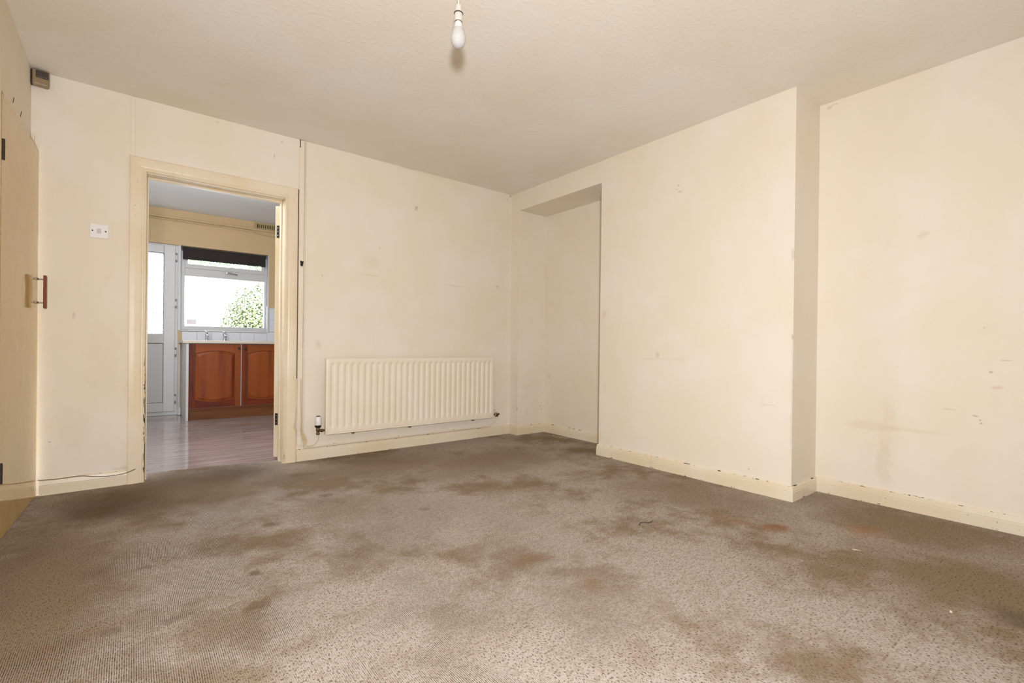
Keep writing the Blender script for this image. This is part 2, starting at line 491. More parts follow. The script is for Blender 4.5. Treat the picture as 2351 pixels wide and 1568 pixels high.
class MB:
    def __init__(self):
        self.v, self.f = [], []

    def add(self, verts, faces):
        k = len(self.v)
        self.v += [tuple(p) for p in verts]
        self.f += [tuple(i + k for i in f) for f in faces]
        return self

    def box(self, x0, x1, y0, y1, z0, z1, rot=None, piv=None):
        v = [Vector((x, y, z)) for z in (z0, z1) for y in (y0, y1) for x in (x0, x1)]
        if rot:
            v = [rot @ (p - piv) + piv for p in v]
        return self.add(v, [(0, 2, 3, 1), (4, 5, 7, 6), (0, 1, 5, 4), (2, 6, 7, 3), (0, 4, 6, 2), (1, 3, 7, 5)])

    def frame(self, x0, x1, z0, z1, y0, y1, w, wb=None, wt=None, wl=None, wr=None):
        """rectangular frame in the xz plane, one closed ring"""
        wb, wt, wl, wr = wb or w, wt or w, wl or w, wr or w
        o = [(x0, z0), (x1, z0), (x1, z1), (x0, z1)]
        i = [(x0 + wl, z0 + wb), (x1 - wr, z0 + wb), (x1 - wr, z1 - wt), (x0 + wl, z1 - wt)]
        v = [(p[0], y0, p[1]) for p in o + i] + [(p[0], y1, p[1]) for p in o + i]
        f = []
        for a in range(4):
            b = (a + 1) % 4
            f += [(a, b, b + 4, a + 4), (a + 8, a + 12, b + 12, b + 8), (a, a + 8, b + 8, b), (a + 4, b + 4, b + 12, a + 12)]
        return self.add(v, f)

    def tube(self, pts, r, n=10, cap=True, closed=False):
        pts = [Vector(p) for p in pts]
        rs = r if isinstance(r, (list, tuple)) else [r] * len(pts)
        t0 = (pts[1] - pts[0]).normalized()
        a = Vector((0, 0, 1)) if abs(t0.z) < .9 else Vector((1, 0, 0))
        u = t0.cross(a).normalized()
        k = len(self.v)
        for i, p in enumerate(pts):
            t = (pts[min(i + 1, len(pts) - 1)] - pts[max(i - 1, 0)]).normalized()
            u = (u - t * u.dot(t)).normalized()
            w = t.cross(u)
            for j in range(n):
                an = 2 * math.pi * j / n
                self.v.append(tuple(p + (u * math.cos(an) + w * math.sin(an)) * rs[i]))
        for i in range(len(pts) - 1):
            for j in range(n):
                self.f.append((k + i * n + j, k + i * n + (j + 1) % n, k + (i + 1) * n + (j + 1) % n, k + (i + 1) * n + j))
        if cap:
            self.f.append(tuple(k + j for j in reversed(range(n))))
            self.f.append(tuple(k + (len(pts) - 1) * n + j for j in range(n)))
        return self

    def lathe(self, prof, org, axis=(0, 0, 1), n=20):
        """prof = [(r, h)] turned about axis through org"""
        ax = Vector(axis).normalized()
        a = Vector((0, 0, 1)) if abs(ax.z) < .9 else Vector((1, 0, 0))
        u = ax.cross(a).normalized()
        w = ax.cross(u)
        k = len(self.v)
        for (r, h) in prof:
            for j in range(n):
                an = 2 * math.pi * j / n
                self.v.append(tuple(Vector(org) + ax * h + (u * math.cos(an) + w * math.sin(an)) * r))
        for i in range(len(prof) - 1):
            for j in range(n):
                self.f.append((k + i * n + j, k + i * n + (j + 1) % n, k + (i + 1) * n + (j + 1) % n, k + (i + 1) * n + j))
        self.f.append(tuple(k + j for j in reversed(range(n))))
        self.f.append(tuple(k + (len(prof) - 1) * n + j for j in range(n)))
        return self

    def sweep(self, prof, a, b, out, ma=0.0, mb=0.0):
        """skirting: profile [(out, z)] from a to b (on the wall line); ma, mb = mitre slopes along the run per unit out"""
        a, b, out = Vector(a), Vector(b), Vector(out)
        d = (b - a).normalized()
        k = len(self.v)
        n = len(prof)
        for (p, m) in ((a, ma), (b, mb)):
            for (o, z) in prof:
                q = p + out * o + d * (m * o)
                self.v.append((q.x, q.y, z))
        for j in range(n):
            j2 = (j + 1) % n
            self.f.append((k + j, k + j2, k + n + j2, k + n + j))
        self.f.append(tuple(k + j for j in range(n)))
        self.f.append(tuple(k + n + j for j in reversed(range(n))))
        return self

    def build(self, name, mat, parent=None, smooth=False, bevel=0.0, seg=2, loc=None):
        me = bpy.data.meshes.new(name)
        off = wloc(parent) if parent else Vector((0, 0, 0))
        if loc is not None:
            off = Vector(loc)
        me.from_pydata([tuple(Vector(p) - off) for p in self.v], [], self.f)
        me.validate()
        import bmesh
        bm = bmesh.new()
        bm.from_mesh(me)
        bmesh.ops.recalc_face_normals(bm, faces=bm.faces)
        bm.to_mesh(me)
        bm.free()
        me.materials.append(mat)
        o = bpy.data.objects.new(name, me)
        COL.objects.link(o)
        if parent:
            o.parent = parent
        elif loc is not None:
            o.location = loc
        if smooth:
            for p in me.polygons:
                p.use_smooth = True
            try:
                me.set_sharp_from_angle(angle=math.radians(42))
            except Exception:
                pass
        if bevel:
            m = o.modifiers.new('bevel', 'BEVEL')
            m.width = bevel
            m.segments = seg
            m.limit_method = 'ANGLE'
            m.angle_limit = math.radians(40)
        return o


def B(*a):
    return MB().box(*a)


def struct(o, label, cat):
    o['kind'] = 'structure'
    o['label'] = label
    o['category'] = cat
    return o


def tag(o, label, cat, group=None):
    o['label'] = label
    o['category'] = cat
    if group:
        o['group'] = group
    return o


def thing(name, loc, label, cat, group=None):
    o = bpy.data.objects.new(name, None)
    o.empty_display_size = .05
    o.location = loc
    COL.objects.link(o)
    return tag(o, label, cat, group)


# ------------------------------------------------------------------ room shell
XL, YF, H = -3.445, -5.0, 2.40          # left wall, front wall, ceiling
XR, YB1, YB0, YA, ZS = .357, -2.64, -1.18, -.125, 2.221
TW = .12                                # back wall thickness
KY, KH, KX0, KX1 = 3.30, 2.485, -3.445, .40
OXL, OXR, OZT = -2.925, -2.120, 1.940   # clear door opening

m = MB()                                # carpet with a tongue through the doorway
ed = [(-2.905, .235), (-2.80, .232), (-2.66, .205), (-2.52, .20), (-2.40, .175), (-2.28, .165), (-2.20, .142), (-2.125, .140)]
ed = [(x, y) for x, y in ed]
poly = [(XL - .1, YF), (XR + .1, YF), (XR + .1, .05), (-2.125, .05)] + ed[::-1] + [(-2.905, .05), (XL - .1, .05)]
n = len(poly)
m.add([(x, y, 0) for x, y in poly] + [(x, y, -.012) for x, y in poly],
      [tuple(range(n)), tuple(range(2 * n - 1, n - 1, -1))] + [(i, i + n, (i + 1) % n + n, (i + 1) % n) for i in range(n)])
struct(m.build('floor', M_carpet), 'worn brown and beige ribbed loop carpet with rusty stains', 'carpet')
struct(B(KX0 - .05, KX1 + .05, .05, KY + .1, -.06, -.007).build('floor_kitchen', M_lam), 'scuffed glossy laminate floor of the kitchen beyond the doorway', 'floor')
struct(B(XL - .6, XR + .2, YF - .2, .06, H, H + .08).build('ceiling', M_ceil), 'cream ceiling with fine stippled plaster texture', 'ceiling')
struct(B(KX0 - .15, KX1 + .15, .06, KY + .25, KH, KH + .08).build('ceiling_kitchen', M_kceil), 'smooth white kitchen ceiling seen through the doorway', 'ceiling')

m = MB()
m.box(XL - .2, OXL - .018, 0, TW, -.05, KH)
m.box(OXR + .018, KX1 + .1, 0, TW, -.05, KH)
m.box(OXL - .018, OXR + .018, 0, TW, OZT + .018, KH)
wall_back = struct(m.build('wall_back', M_back), 'scuffed cream wall with the kitchen doorway and the radiator', 'wall')
m = MB()
m.box(XR, XR + .15, YF - .1, 0, -.05, H)
m.box(0, XR, YB1, YB0, -.05, H)
m.box(0, XR, YA, 0, -.05, H)
m.box(0, XR, YB0, YA, ZS, H)
struct(m.build('wall_right', M_right), 'cream wall with boxed chimney breast and a shallow alcove under a lintel', 'wall')
DY0, DY1, DZ = -.818, -.006, 1.965      # opening of the left door
m = MB()
m.box(XL - .15, XL, YF - .1, DY0, -.05, H)
m.box(XL - .15, XL, DY0, 0, DZ, H)
m.box(XL - .55, XL - .15, YF - .1, DY0 - .3, -.05, H)
m.box(XL - .62, XL - .55, DY0 - .3, 0.0, -.05, H)
m.box(XL - .55, XL - .15, DY0 - .3, 0, DZ, H)
wl = struct(m.build('wall_left', M_wall), 'short shaded strip of cream wall above the yellowed flush door', 'wall')
struct(B(XL - .15, XR + .15, YF - .1, YF, -.05, H).build('wall_front', M_wall), 'plain cream wall facing the doorway wall', 'wall')

# ------------------------------------------------------------------ skirting
PROF = [(0, 0), (.014, 0), (.014, .052), (.0125, .055), (.0135, .059), (.010, .082), (.006, .088), (0, .089)]


def skirt(name, a, b, out, label, ma=0, mb=0):
    return struct(MB().sweep(PROF, (*a, 0), (*b, 0), (*out, 0), ma, mb).build(name, M_skirt), label, 'skirting board')


skirt('baseboard_back', (XL + .045, 0), (-3.007, 0), (0, -1), 'chipped cream skirting left of the kitchen doorway, with a loose brown cable')
skirt('baseboard_radiator', (-2.026, 0), (0, 0), (0, -1), 'chipped cream skirting running below the radiator', 0, -1)
skirt('baseboard_nib', (0, 0), (0, YA), (-1, 0), 'short piece of cream skirting on the narrow pier beside the alcove', 1, 1)
skirt('baseboard_alcove_side', (0, YA), (XR, YA), (0, -1), 'cream skirting on the short side of the alcove', -1, -1)
skirt('baseboard_alcove', (XR, YA), (XR, YB0), (-1, 0), 'yellowed cream skirting along the back of the alcove', 1, -1)
skirt('baseboard_alcove_return', (XR, YB0), (0, YB0), (0, 1), 'cream skirting on the chimney side facing into the alcove', 1, 1)
skirt('baseboard_breast', (0, YB0), (0, YB1), (-1, 0), 'long cream skirting across the front of the chimney breast', -1, 1)
skirt('baseboard_return', (0, YB1), (XR, YB1), (0, -1), 'short cream skirting on the side of the chimney breast', -1, -1)
skirt('baseboard_right', (XR, YB1), (XR, YF), (-1, 0), 'chipped cream skirting on the wall right of the chimney breast', 1, -1)
skirt('baseboard_front', (XR, YF), (XL, YF), (0, 1), 'cream skirting along the wall facing the doorway', 1, -1)
skirt('baseboard_left', (XL, YF), (XL, DY0 - .095), (1, 0), 'cream skirting on the wall behind the flush door hinge side', 1, 0)

# ------------------------------------------------------------------ kitchen doorway trim
tr = thing('trim_1', ((OXL + OXR) / 2, 0, 0), 'aged cream moulded door frame around the kitchen doorway, chipped at its foot', 'door frame')
tr['kind'] = 'structure'
AP = [(.0, .0), (.0, .010), (.004, .0145), (.010, .0150), (.013, .0115), (.018, .0110), (.022, .0140), (.030, .0155), (.055, .0185),
      (.072, .0195), (.080, .0185), (.084, .0150), (.084, 0)]
xl, xr, zt = OXL + .004, OXR - .004, OZT - .002
xl, xr, zt = OXL - .003, OXR + .003, OZT + .006
paths = {'architrave_leg': [[(lambda u: (xl - u, -.0)), (lambda u: (xl - u, zt + u))], [(lambda u: (xr + u, zt + u)), (lambda u: (xr + u, -.0))]],
         'architrave_head': [[(lambda u: (xl - u, zt + u)), (lambda u: (xr + u, zt + u))]]}
for nm, lst in paths.items():
    for (fa, fb) in lst:
        mm = MB()
        k = len(AP)
        mm.add([(fa(u)[0], -t, fa(u)[1]) for u, t in AP] + [(fb(u)[0], -t, fb(u)[1]) for u, t in AP],
               [(j, (j + 1) % k, k + (j + 1) % k, k + j) for j in range(k)] + [tuple(range(k)), tuple(range(2 * k - 1, k - 1, -1))])
        mm.build(nm, M_trim, tr)
LY = .150
B(OXL - .018, OXL, 0.0, LY, -.007, OZT + .018).build('lining', M_trim, tr, bevel=.002)
B(OXR, OXR + .018, 0.0, LY, -.007, OZT + .018).build('lining', M_trim, tr, bevel=.002)
B(OXL, OXR, 0.0, LY, OZT, OZT + .018).build('lining', M_trim, tr, bevel=.002)
B(OXL, OXL + .011, .075, .110, -.007, OZT - .011).build('door_stop', M_trim, tr, bevel=.002)
B(OXR - .011, OXR, .075, .110, -.007, OZT - .011).build('door_stop', M_trim, tr, bevel=.002)
B(OXL, OXR, .075, .110, OZT - .011, OZT).build('door_stop', M_trim, tr, bevel=.002)

# cover strips on the wall
s1 = B(-3.006, -2.986, -.006, 0, 2.030, 2.398).build('trim_2', M_strip, bevel=.0015)
struct(s1, 'narrow cream cover strip from the door frame corner to the ceiling', 'cover strip')
s2 = thing('trim_3', (-2.008, -.0, .13), 'full height cream cover strip beside the door frame with a peeling edge', 'cover strip')
s2['kind'] = 'structure'
B(-2.0245, -1.990, -.012, 0, .118, 2.396).build('batten', M_strip, s2, bevel=.002)
B(-2.0295, -2.0260, -.004, 0, .62, 2.030).build('gap', M_dark, s2)
B(-1.9895, -1.9875, -.003, 0, .85, 1.10).build('crack', M_dark, s2)
B(-2.0235, -2.0185, -.0135, -.004, 2.34, 2.398).build('crack', M_dark, s2)
q = at(693, 605, 1, -.012)
mm = MB()
mm.add([(q.x - .012, -.014, q.z + .020), (q.x + .012, -.014, q.z + .016), (q.x + .006, -.014, q.z - .022), (q.x - .009, -.014, q.z - .019),
        (q.x - .012, .0, q.z + .020), (q.x + .012, .0, q.z + .016), (q.x + .006, .0, q.z - .022), (q.x - .009, .0, q.z - .019)],
       [(0, 1, 2, 3), (7, 6, 5, 4), (0, 4, 5, 1), (1, 5, 6, 2), (2, 6, 7, 3), (3, 7, 4, 0)])
o = mm.build('latch_slot', M_dark, s2)
o['label'] = 'dark empty latch slot'
# curled peeling paper: one long tail by the pipe, one sliver on the strip
def ribbon(pts, ws, mat, name, parent, th=.0012):
    mm = MB()
    k = len(pts)
    v = []
    for (p, w) in zip(pts, ws):
        p = Vector(p)
        w = Vector(w)
        v += [p - w, p + w, p + w + Vector((0, -th, 0)), p - w + Vector((0, -th, 0))]
    f = []
    for i in range(k - 1):
        a, b = 4 * i, 4 * i + 4
        f += [(a, a + 1, b + 1, b), (a + 1, a + 2, b + 2, b + 1), (a + 2, a + 3, b + 3, b + 2), (a + 3, a, b, b + 3)]
    f += [(0, 1, 2, 3), (4 * k - 1, 4 * k - 2, 4 * k - 3, 4 * k - 4)]
    mm.add(v, f)
    return mm.build(name, mat, parent, smooth=False)


pp = [(691, 870), (691, 930), (692, 965), (692, 990), (696, 1000), (700, 1012), (699, 1020), (696, 1026)]
pw = [(.003, 0, 0), (.004, 0, 0), (.006, 0, 0), (.010, .004, 0), (.013, -.004, .004), (.013, -.008, .004), (.008, -.004, -.002), (.002, 0, 0)]
ribbon([at(a, b, 1, -.018 - .002 * i) for i, (a, b) in enumerate(pp)], pw, M_paper, 'peeling_paper', s2)
pp = [(680, 937), (678, 965), (676, 980), (679, 990), (681, 1001)]
ribbon([at(a, b, 1, -.021) for a, b in pp], [(.002, 0, 0), (.003, 0, 0), (.006, 0, 0), (.005, 0, 0), (.003, 0, 0)], M_paper, 'peeling_paper', s2)

# ------------------------------------------------------------------ kitchen door leaf, swung open into the kitchen
hp = Vector((-2.113, .180, 0))
d1 = thing('door_1', hp, 'cream painted kitchen door swung wide open, seen by its hinge edge', 'door')
d1['kind'] = 'structure'
ang = math.radians(40)
dv = Vector((math.sin(ang), math.cos(ang), 0))
nv = Vector((-math.cos(ang), math.sin(ang), 0))


def leaf_box(a0, a1, b0, b1, z0, z1):
    P = [hp + dv * a + nv * b for b in (b0, b1) for a in (a0, a1)]
    mm = MB()
    mm.add([(p.x, p.y, z) for z in (z0, z1) for p in P],
           [(0, 1, 3, 2), (4, 6, 7, 5), (0, 4, 5, 1), (1, 5, 7, 3), (3, 7, 6, 2), (2, 6, 4, 0)])
    return mm


leaf_box(0, .762, 0, .035, .012, 1.930).build('door_leaf', M_trim, d1, bevel=.003)
for (ya, yb) in ((517, 545), (949, 976)):
    za, zb = at(634, yb, 1, .18).z, at(634, ya, 1, .18).z
    hh = leaf_box(-.004, .0, -.002, .022, za, zb).build('hinge', M_hinge, d1)
    hh['label'] = 'dark steel butt hinge'
    for kz in (.2, .5, .8):
        c = hp + nv * .012 - dv * .004
        mm = MB().lathe([(.0035, 0), (.0035, .0012), (.002, .0018)], (c.x, c.y, za + (zb - za) * kz), tuple(-dv), 10)
        mm.build('screw', M_chrome, hh)
    c = hp - dv * .008 - nv * .006
    MB().tube([(c.x, c.y, za), (c.x, c.y, zb)], .006, 10).build('knuckle', M_hinge, hh)
c0 = hp + dv * .70
for sgn, bb in ((1, .035), (-1, 0)):
    b = c0 + nv * bb
    e = b + nv * (.045 * sgn)
    mm = MB().lathe([(.024, 0), (.024, .006), (.010, .010), (.009, .028), (.022, .036), (.026, .048), (.020, .058)],
                    (b.x, b.y, 1.0), tuple(nv * sgn), 18)
    mm.build('door_knob', M_brass, d1, smooth=True)

# ------------------------------------------------------------------ left flush door, a touch ajar
d2 = thing('door_2', (XL, -.40, 0), 'yellowed glossy flush door standing slightly ajar, with a wooden pull handle', 'door')
d2['kind'] = 'structure'
hA, hB = Vector((-3.4411, -.802, 0)), Vector((-3.4115, -.018, 0))
ld = (hB - hA).normalized()
ln = Vector((ld.y, -ld.x, 0))           # into the room
if ln.x < 0:
    ln = -ln
P = [hA, hB, hB - ln * .036, hA - ln * .036]
mm = MB()
mm.add([(p.x, p.y, z) for z in (.006, 1.952) for p in P], [(0, 1, 2, 3), (7, 6, 5, 4), (0, 4, 5, 1), (1, 5, 6, 2), (2, 6, 7, 3), (3, 7, 4, 0)])
mm.build('door_leaf', M_yellow, d2, bevel=.0025)
hc = hA + ld * .743
o_ = MB()
hz0, hz1 = 1.062, 1.247
bar_c = hc + ln * .036
hnd = MB().box(-.0085, .0085, -.0065, .0065, hz0, hz1)
rz = Matrix.Rotation(math.atan2(ld.y, ld.x), 3, 'Z')
hnd.v = [tuple(rz @ Vector((a, b, 0)) + Vector((bar_c.x, bar_c.y, c))) for a, b, c in hnd.v]
hbar = hnd.build('handle', M_teak, d2, bevel=.004, seg=3)
hbar['label'] = 'reddish brown wooden bar of the pull handle'
for z in (hz0 + .032, hz1 - .022):
    mm = MB().lathe([(.010, 0), (.010, .002), (.006, .004), (.007, .008), (.0035, .011), (.0030, .034)], (hc.x, hc.y, z), tuple(ln), 14)
    mm.build('handle_post', M_chrome, hbar, smooth=True)
for z in (.30, 1.71):
    c = hA + ln * .002 + ld * .016
    h_ = MB().tube([(c.x, c.y, z - .045), (c.x, c.y, z + .045)], .007, 10).build('hinge', M_hinge, d2)
# frame of that door on the left wall
t4 = thing('trim_4', (XL, -.40, 0), 'worn cream frame head over the yellowed flush door', 'door frame')
t4['kind'] = 'structure'
B(XL - .10, XL + .004, DY0, -.008, 1.956, DZ).build('frame_head', M_strip, t4)
B(XL - .10, XL - .045, DY0, DY0 + .012, 0, 1.956).build('frame_post', M_strip, t4)
B(XL - .10, XL - .045, -.018, -.006, 0, 1.956).build('frame_post', M_strip, t4)
B(XL, XL + .010, DY0 - .09, DY0 - .035, 0, 2.02).build('architrave_leg', M_strip, t4, bevel=.003)
B(XL, XL + .016, -.03, -.002, 1.975, 2.035).build('corner_block', M_strip, t4, bevel=.004)
mm = MB()
for (px, py, l) in ((32, 230, .03), (49, 262, .03), (74, 308, .018)):
    q = at(px, py, 0, XL + .002)
    mm.box(XL - .001, XL + .0015, q.y - .02, q.y + .02, q.z - .003, q.z + .003, Matrix.Rotation(math.radians(52), 3, 'X'), Vector((XL, q.y, q.z)))
o = mm.build('scratch', M_hinge, t4)

# ------------------------------------------------------------------ radiator
RX0, RX1, RZ0, RZ1, RY = -1.840, -.262, .190, .770, -.090
rad = thing('radiator', ((RX0 + RX1) / 2, -.06, RZ0), 'long cream pressed steel panel radiator on the wall beside the doorway', 'radiator')
NF = 29
pitch = (RX1 - RX0 - .045) / NF
xs, deps = [RX0, RX0 + .006], [0.004, 0]
for i in range(NF):
    c = RX0 + .030 + pitch * (i + .5) - .0075
    for dx, dd in ((-.0135, 0), (-.0105, .35), (-.0075, .9), (-.004, 1), (.004, 1), (.0075, .9), (.0105, .35), (.0135, 0)):
        xs.append(c + dx)
        deps.append(dd)
xs += [RX1 - .006, RX1]
deps += [0, .004]
zs = [(RZ0, 0), (RZ0 + .004, 0), (RZ0 + .012, 0), (RZ0 + .014, 0), (RZ0 + .050, 0), (RZ0 + .054, .35), (RZ0 + .060, .8), (RZ0 + .068, 1), (RZ1 - .053, 1),
      (RZ1 - .045, .8), (RZ1 - .039, .35), (RZ1 - .035, 0), (RZ1 - .006, 0), (RZ1, 0)]
mm = MB()
v, f = [], []
for jz, (z, k) in enumerate(zs):
    for jx, x in enumerate(xs):
        d = deps[jx] * k * .0075
        if jx in (0, len(xs) - 1) or jz in (0, len(zs) - 1):
            d = .004
        if jz == 2:
            d = .003                     # pressed seam above the bottom edge
        v.append((x, RY + d, z))
nx = len(xs)
for jz in range(len(zs) - 1):
    for jx in range(nx - 1):
        a = jz * nx + jx
        f.append((a, a + 1, a + 1 + nx, a + nx))
# sides and back
k0 = len(v)
per = [j for j in range(nx)] + [jz * nx + nx - 1 for jz in range(1, len(zs))] + [(len(zs) - 1) * nx + j for j in range(nx - 2, -1, -1)] + \
      [jz * nx for jz in range(len(zs) - 2, 0, -1)]
for i in per:
    v.append((v[i][0], RY + .036, v[i][2]))
np_ = len(per)
for i in range(np_):
    f.append((per[i], k0 + i, k0 + (i + 1) % np_, per[(i + 1) % np_]))
f.append(tuple(k0 + i for i in range(np_)))
mm.add(v, f)
pan = mm.build('panel', M_rad, rad, smooth=True)
for x in (RX0 + .22, -1.13, RX1 - .22):
    B(x - .02, x + .02, RY + .030, -.001, RZ0 + .01, RZ0 + .09).build('bracket', M_pipe, rad)
    B(x - .009, x + .009, RY + .022, RY + .05, RZ0 - .012, RZ0 + .02).build('bracket_foot', M_brass, rad)
# thermostatic valve
vx, vy = -1.889, -.062
valve = MB().lathe([(.010, 0), (.013, .004), (.013, .012), (.010, .016), (.010, .022), (.013, .028), (.014, .040), (.012, .050), (.016, .056)],
                   (vx, vy, .195), (0, 0, 1), 16).tube([(vx, vy, .225), (RX0 + .004, vy, .225)], .009, 12) \
    .lathe([(.013, 0), (.013, .014), (.010, .016)], (vx + .020, vy, .225), (1, 0, 0), 6).build('valve_body', M_brass, rad, smooth=True)
valve['label'] = 'dull brass valve body'
hd = MB().lathe([(.021, 0), (.0235, .006), (.024, .030), (.021, .058), (.017, .066), (.0, .068)], (vx, vy, .268), (0, 0, 1), 20).build('valve_head', M_white, rad, smooth=True)
hd['label'] = 'white thermostatic valve head'
MB().lathe([(.019, 0), (.022, .004), (.022, .016), (.020, .018)], (vx, vy, .250), (0, 0, 1), 20).build('dial_ring', M_black, hd, smooth=True)
B(vx - .012, vx + .012, vy - .017, vy + .010, .332, .3375).build('indicator', M_black, hd)
# lockshield valve on the far end
ox, oy = -.215, -.060
MB().tube([(RX1 - .004, oy, .215), (ox - .004, oy, .215)], .008, 10).lathe([(.009, -.022), (.011, -.016), (.011, .018), (.008, .022)], (ox, oy, .215), (0, 0, 1), 12) \
    .lathe([(.007, 0), (.007, .018), (.010, .020), (.010, .034)], (ox, oy, .216), (1, -.2, 0), 10) \
    .lathe([(.004, 0), (.006, .012), (.006, .022)], (ox + .008, oy - .004, .212), (.55, 0, -.83), 8).build('lockshield_valve', M_brass, rad, smooth=True)
mm = MB()
ring = [(ox - .012, oy + .016 * math.cos(a), .236 + .030 * math.sin(a)) for a in [2 * math.pi * i / 20 for i in range(21)]]
mm.tube(ring, .0035, 6).build('valve_plate', M_pipe, rad, smooth=True)

# heating pipes (one pair of feeds)
def curve(pts, n=8):
    """Catmull-Rom through the points"""
    P = [Vector(p) for p in pts]
    P = [P[0] * 2 - P[1]] + P + [P[-1] * 2 - P[-2]]
    out = []
    for i in range(1, len(P) - 2):
        for k in range(n):
            t = k / n
            a, b, c, d = P[i - 1], P[i], P[i + 1], P[i + 2]
            out.append(.5 * ((2 * b) + (-a + c) * t + (2 * a - 5 * b + 4 * c - d) * t * t + (-a + 3 * b - 3 * c + d) * t ** 3))
    out.append(P[-2])
    return out


pts = [(-1.982, -.008, 2.39), (-1.982, -.008, .9), (-1.982, -.010, .20), (-1.979, -.016, .145), (-1.962, -.030, .116), (-1.930, -.050, .118), (-1.905, -.060, .136), (-1.891, vy, .165), (vx, vy, .198)]
pp_ = [Vector(pts[0]), Vector(pts[1])] + curve(pts[2:], 6)
MB().tube(pp_, .0050, 10).build('supply_pipe', M_pipe, rad, smooth=True)
pts = [(-1.984, -.022, .112), (-1.968, -.022, .099), (-1.940, -.022, .0985), (-1.5, -.022, .0985), (-1.0, -.022, .0985), (-.42, -.022, .0985), (-.33, -.024, .0985), (-.262, -.034, .106), (-.225, -.052, .140), (-.216, -.059, .168), (ox, oy, .197)]
hp2 = MB().tube(curve(pts, 6), .0050, 10).build('return_pipe', M_pipe, rad, smooth=True)
for px in (769, 917, 1043, 1112):
    x = at(px, 1000, 1, -.022).x
    MB().tube([(x - .004, -.022, .0985), (x + .004, -.022, .0985)], .0078, 10).box(x - .004, x + .004, -.026, -.0005, .1035, .1075) \
        .build('clip', M_pipe, hp2, smooth=False)

# ------------------------------------------------------------------ small wall things
a, b = at(205, 512, 1, -.004), at(250, 549, 1, -.004)
sx, sz = (a.x + b.x) / 2, (a.z + b.z) / 2
sw = thing('light_switch', (sx, 0, sz), 'white single rocker light switch on the wall between the two doors', 'light switch')
B(sx - .043, sx + .043, -.009, -.0005, sz - .042, sz + .042).build('plate', M_white, sw, bevel=.003, seg=3)
B(sx - .0095, sx + .0095, -.0135, -.008, sz - .014, sz + .014).build('rocker', M_rocker, sw, bevel=.002)
for dx in (-.030, .030):
    mm = MB().lathe([(.0042, 0), (.0042, .0015), (.003, .002)], (sx + dx, -.0088, sz), (0, -1, 0), 12)
    mm.build('screw', M_hinge, sw)

mx_, mz_ = -3.4045, 2.352
se = thing('motion_sensor', (mx_, 0, mz_), 'small brown and beige motion sensor in the top corner above the flush door', 'motion sensor')
rot = Matrix.Rotation(math.radians(7), 3, 'Z')
piv = Vector((mx_, -.02, mz_))
MB().box(mx_ - .036, mx_ + .034, -.045, -.004, mz_ - .043, mz_ + .044, rot, piv).build('housing', M_sensor, se, bevel=.008, seg=3)
mm = MB()
mm.box(mx_ - .022, mx_ + .031, -.0500, -.030, mz_ - .004, mz_ + .038, rot, piv)
ln_ = mm.build('lens', M_lens, se, bevel=.006, seg=3)
ln_['label'] = 'dark smoked lens'
MB().box(mx_ - .040, mx_ - .030, -.036, -.001, mz_ - .040, mz_ + .040, rot, piv).build('wall_mount', M_hinge, se, bevel=.002)

pts = [at(86, 1103, 1, -.016), at(130, 1100, 1, -.016), at(182, 1093, 1, -.016), at(215, 1094, 1, -.020), at(250, 1093, 1, -.022), at(285, 1087, 1, -.024), at(311, 1077, 1, -.024)]
tag(MB().tube(curve(pts, 5), .0022, 7).build('cable', M_cable, smooth=True), 'thin brown cable sagging off the skirting left of the doorway', 'cable')

# ------------------------------------------------------------------ pendant bulb
bx, by = -1.992, -2.166
pl = thing('pendant_lamp', (bx, by, H), 'bare white bulb in an ivory holder hanging on a cream flex from the ceiling', 'lamp')
MB().lathe([(.045, 0), (.045, -.010), (.034, -.020), (.010, -.026)], (bx, by, H), (0, 0, 1), 24).build('ceiling_rose', M_holder, pl, smooth=True)
MB().tube([(bx, by, 2.224), (bx, by, 2.38)], .0030, 8).build('flex', M_cord, pl, smooth=True)
hol = MB().lathe([(.004, .0), (.0120, -.001), (.0135, -.006), (.0150, -.030), (.0150, -.031)], (bx, by, 2.228), (0, 0, 1), 24).build('lamp_holder', M_holder, pl, smooth=True)
MB().lathe([(.0180, .0), (.0185, -.001), (.0185, -.0028), (.0160, -.0032)], (bx, by, 2.1975), (0, 0, 1), 24).build('holder_ring', M_black, hol, smooth=True)
MB().lathe([(.0162, .0), (.0170, -.002), (.0170, -.030), (.0150, -.031), (.0145, -.020), (.0, -.020)], (bx, by, 2.1945), (0, 0, 1), 24).build('holder_skirt', M_holder, hol, smooth=True)
bulb = MB().lathe([(.0185, .0), (.0205, -.004), (.0265, -.018), (.0297, -.032), (.0300, -.042), (.0280, -.054), (.0225, -.065), (.0140, -.0715), (.0050, -.0745), (.0, -.075)],
                  (bx, by, 2.136), (0, 0, 1), 28).build('bulb', M_bulb, pl, smooth=True)
MB().lathe([(.0120, .0), (.0125, -.001), (.0125, -.010), (.0120, -.011)], (bx, by, 2.172), (0, 0, 1), 24).build('bayonet_cap', M_chrome, bulb, smooth=True)
MB().lathe([(.0120, .0), (.0135, -.001), (.0160, -.010), (.0180, -.024), (.0190, -.0275)], (bx, by, 2.163), (0, 0, 1), 24).build('collar', M_bulbbase, bulb, smooth=True)

# ------------------------------------------------------------------ bits on the carpet
tp = [at(1468, 1205, 2, .003), at(1470, 1201, 2, .004), at(1478, 1199, 2, .005), at(1488, 1200, 2, .004), at(1496, 1198, 2, .004), at(1497, 1195, 2, .004)]
tag(MB().tube(curve(tp, 4), .0019, 6).build('thread', M_thread, smooth=True), 'short dark twist of thread lying on the carpet', 'thread')


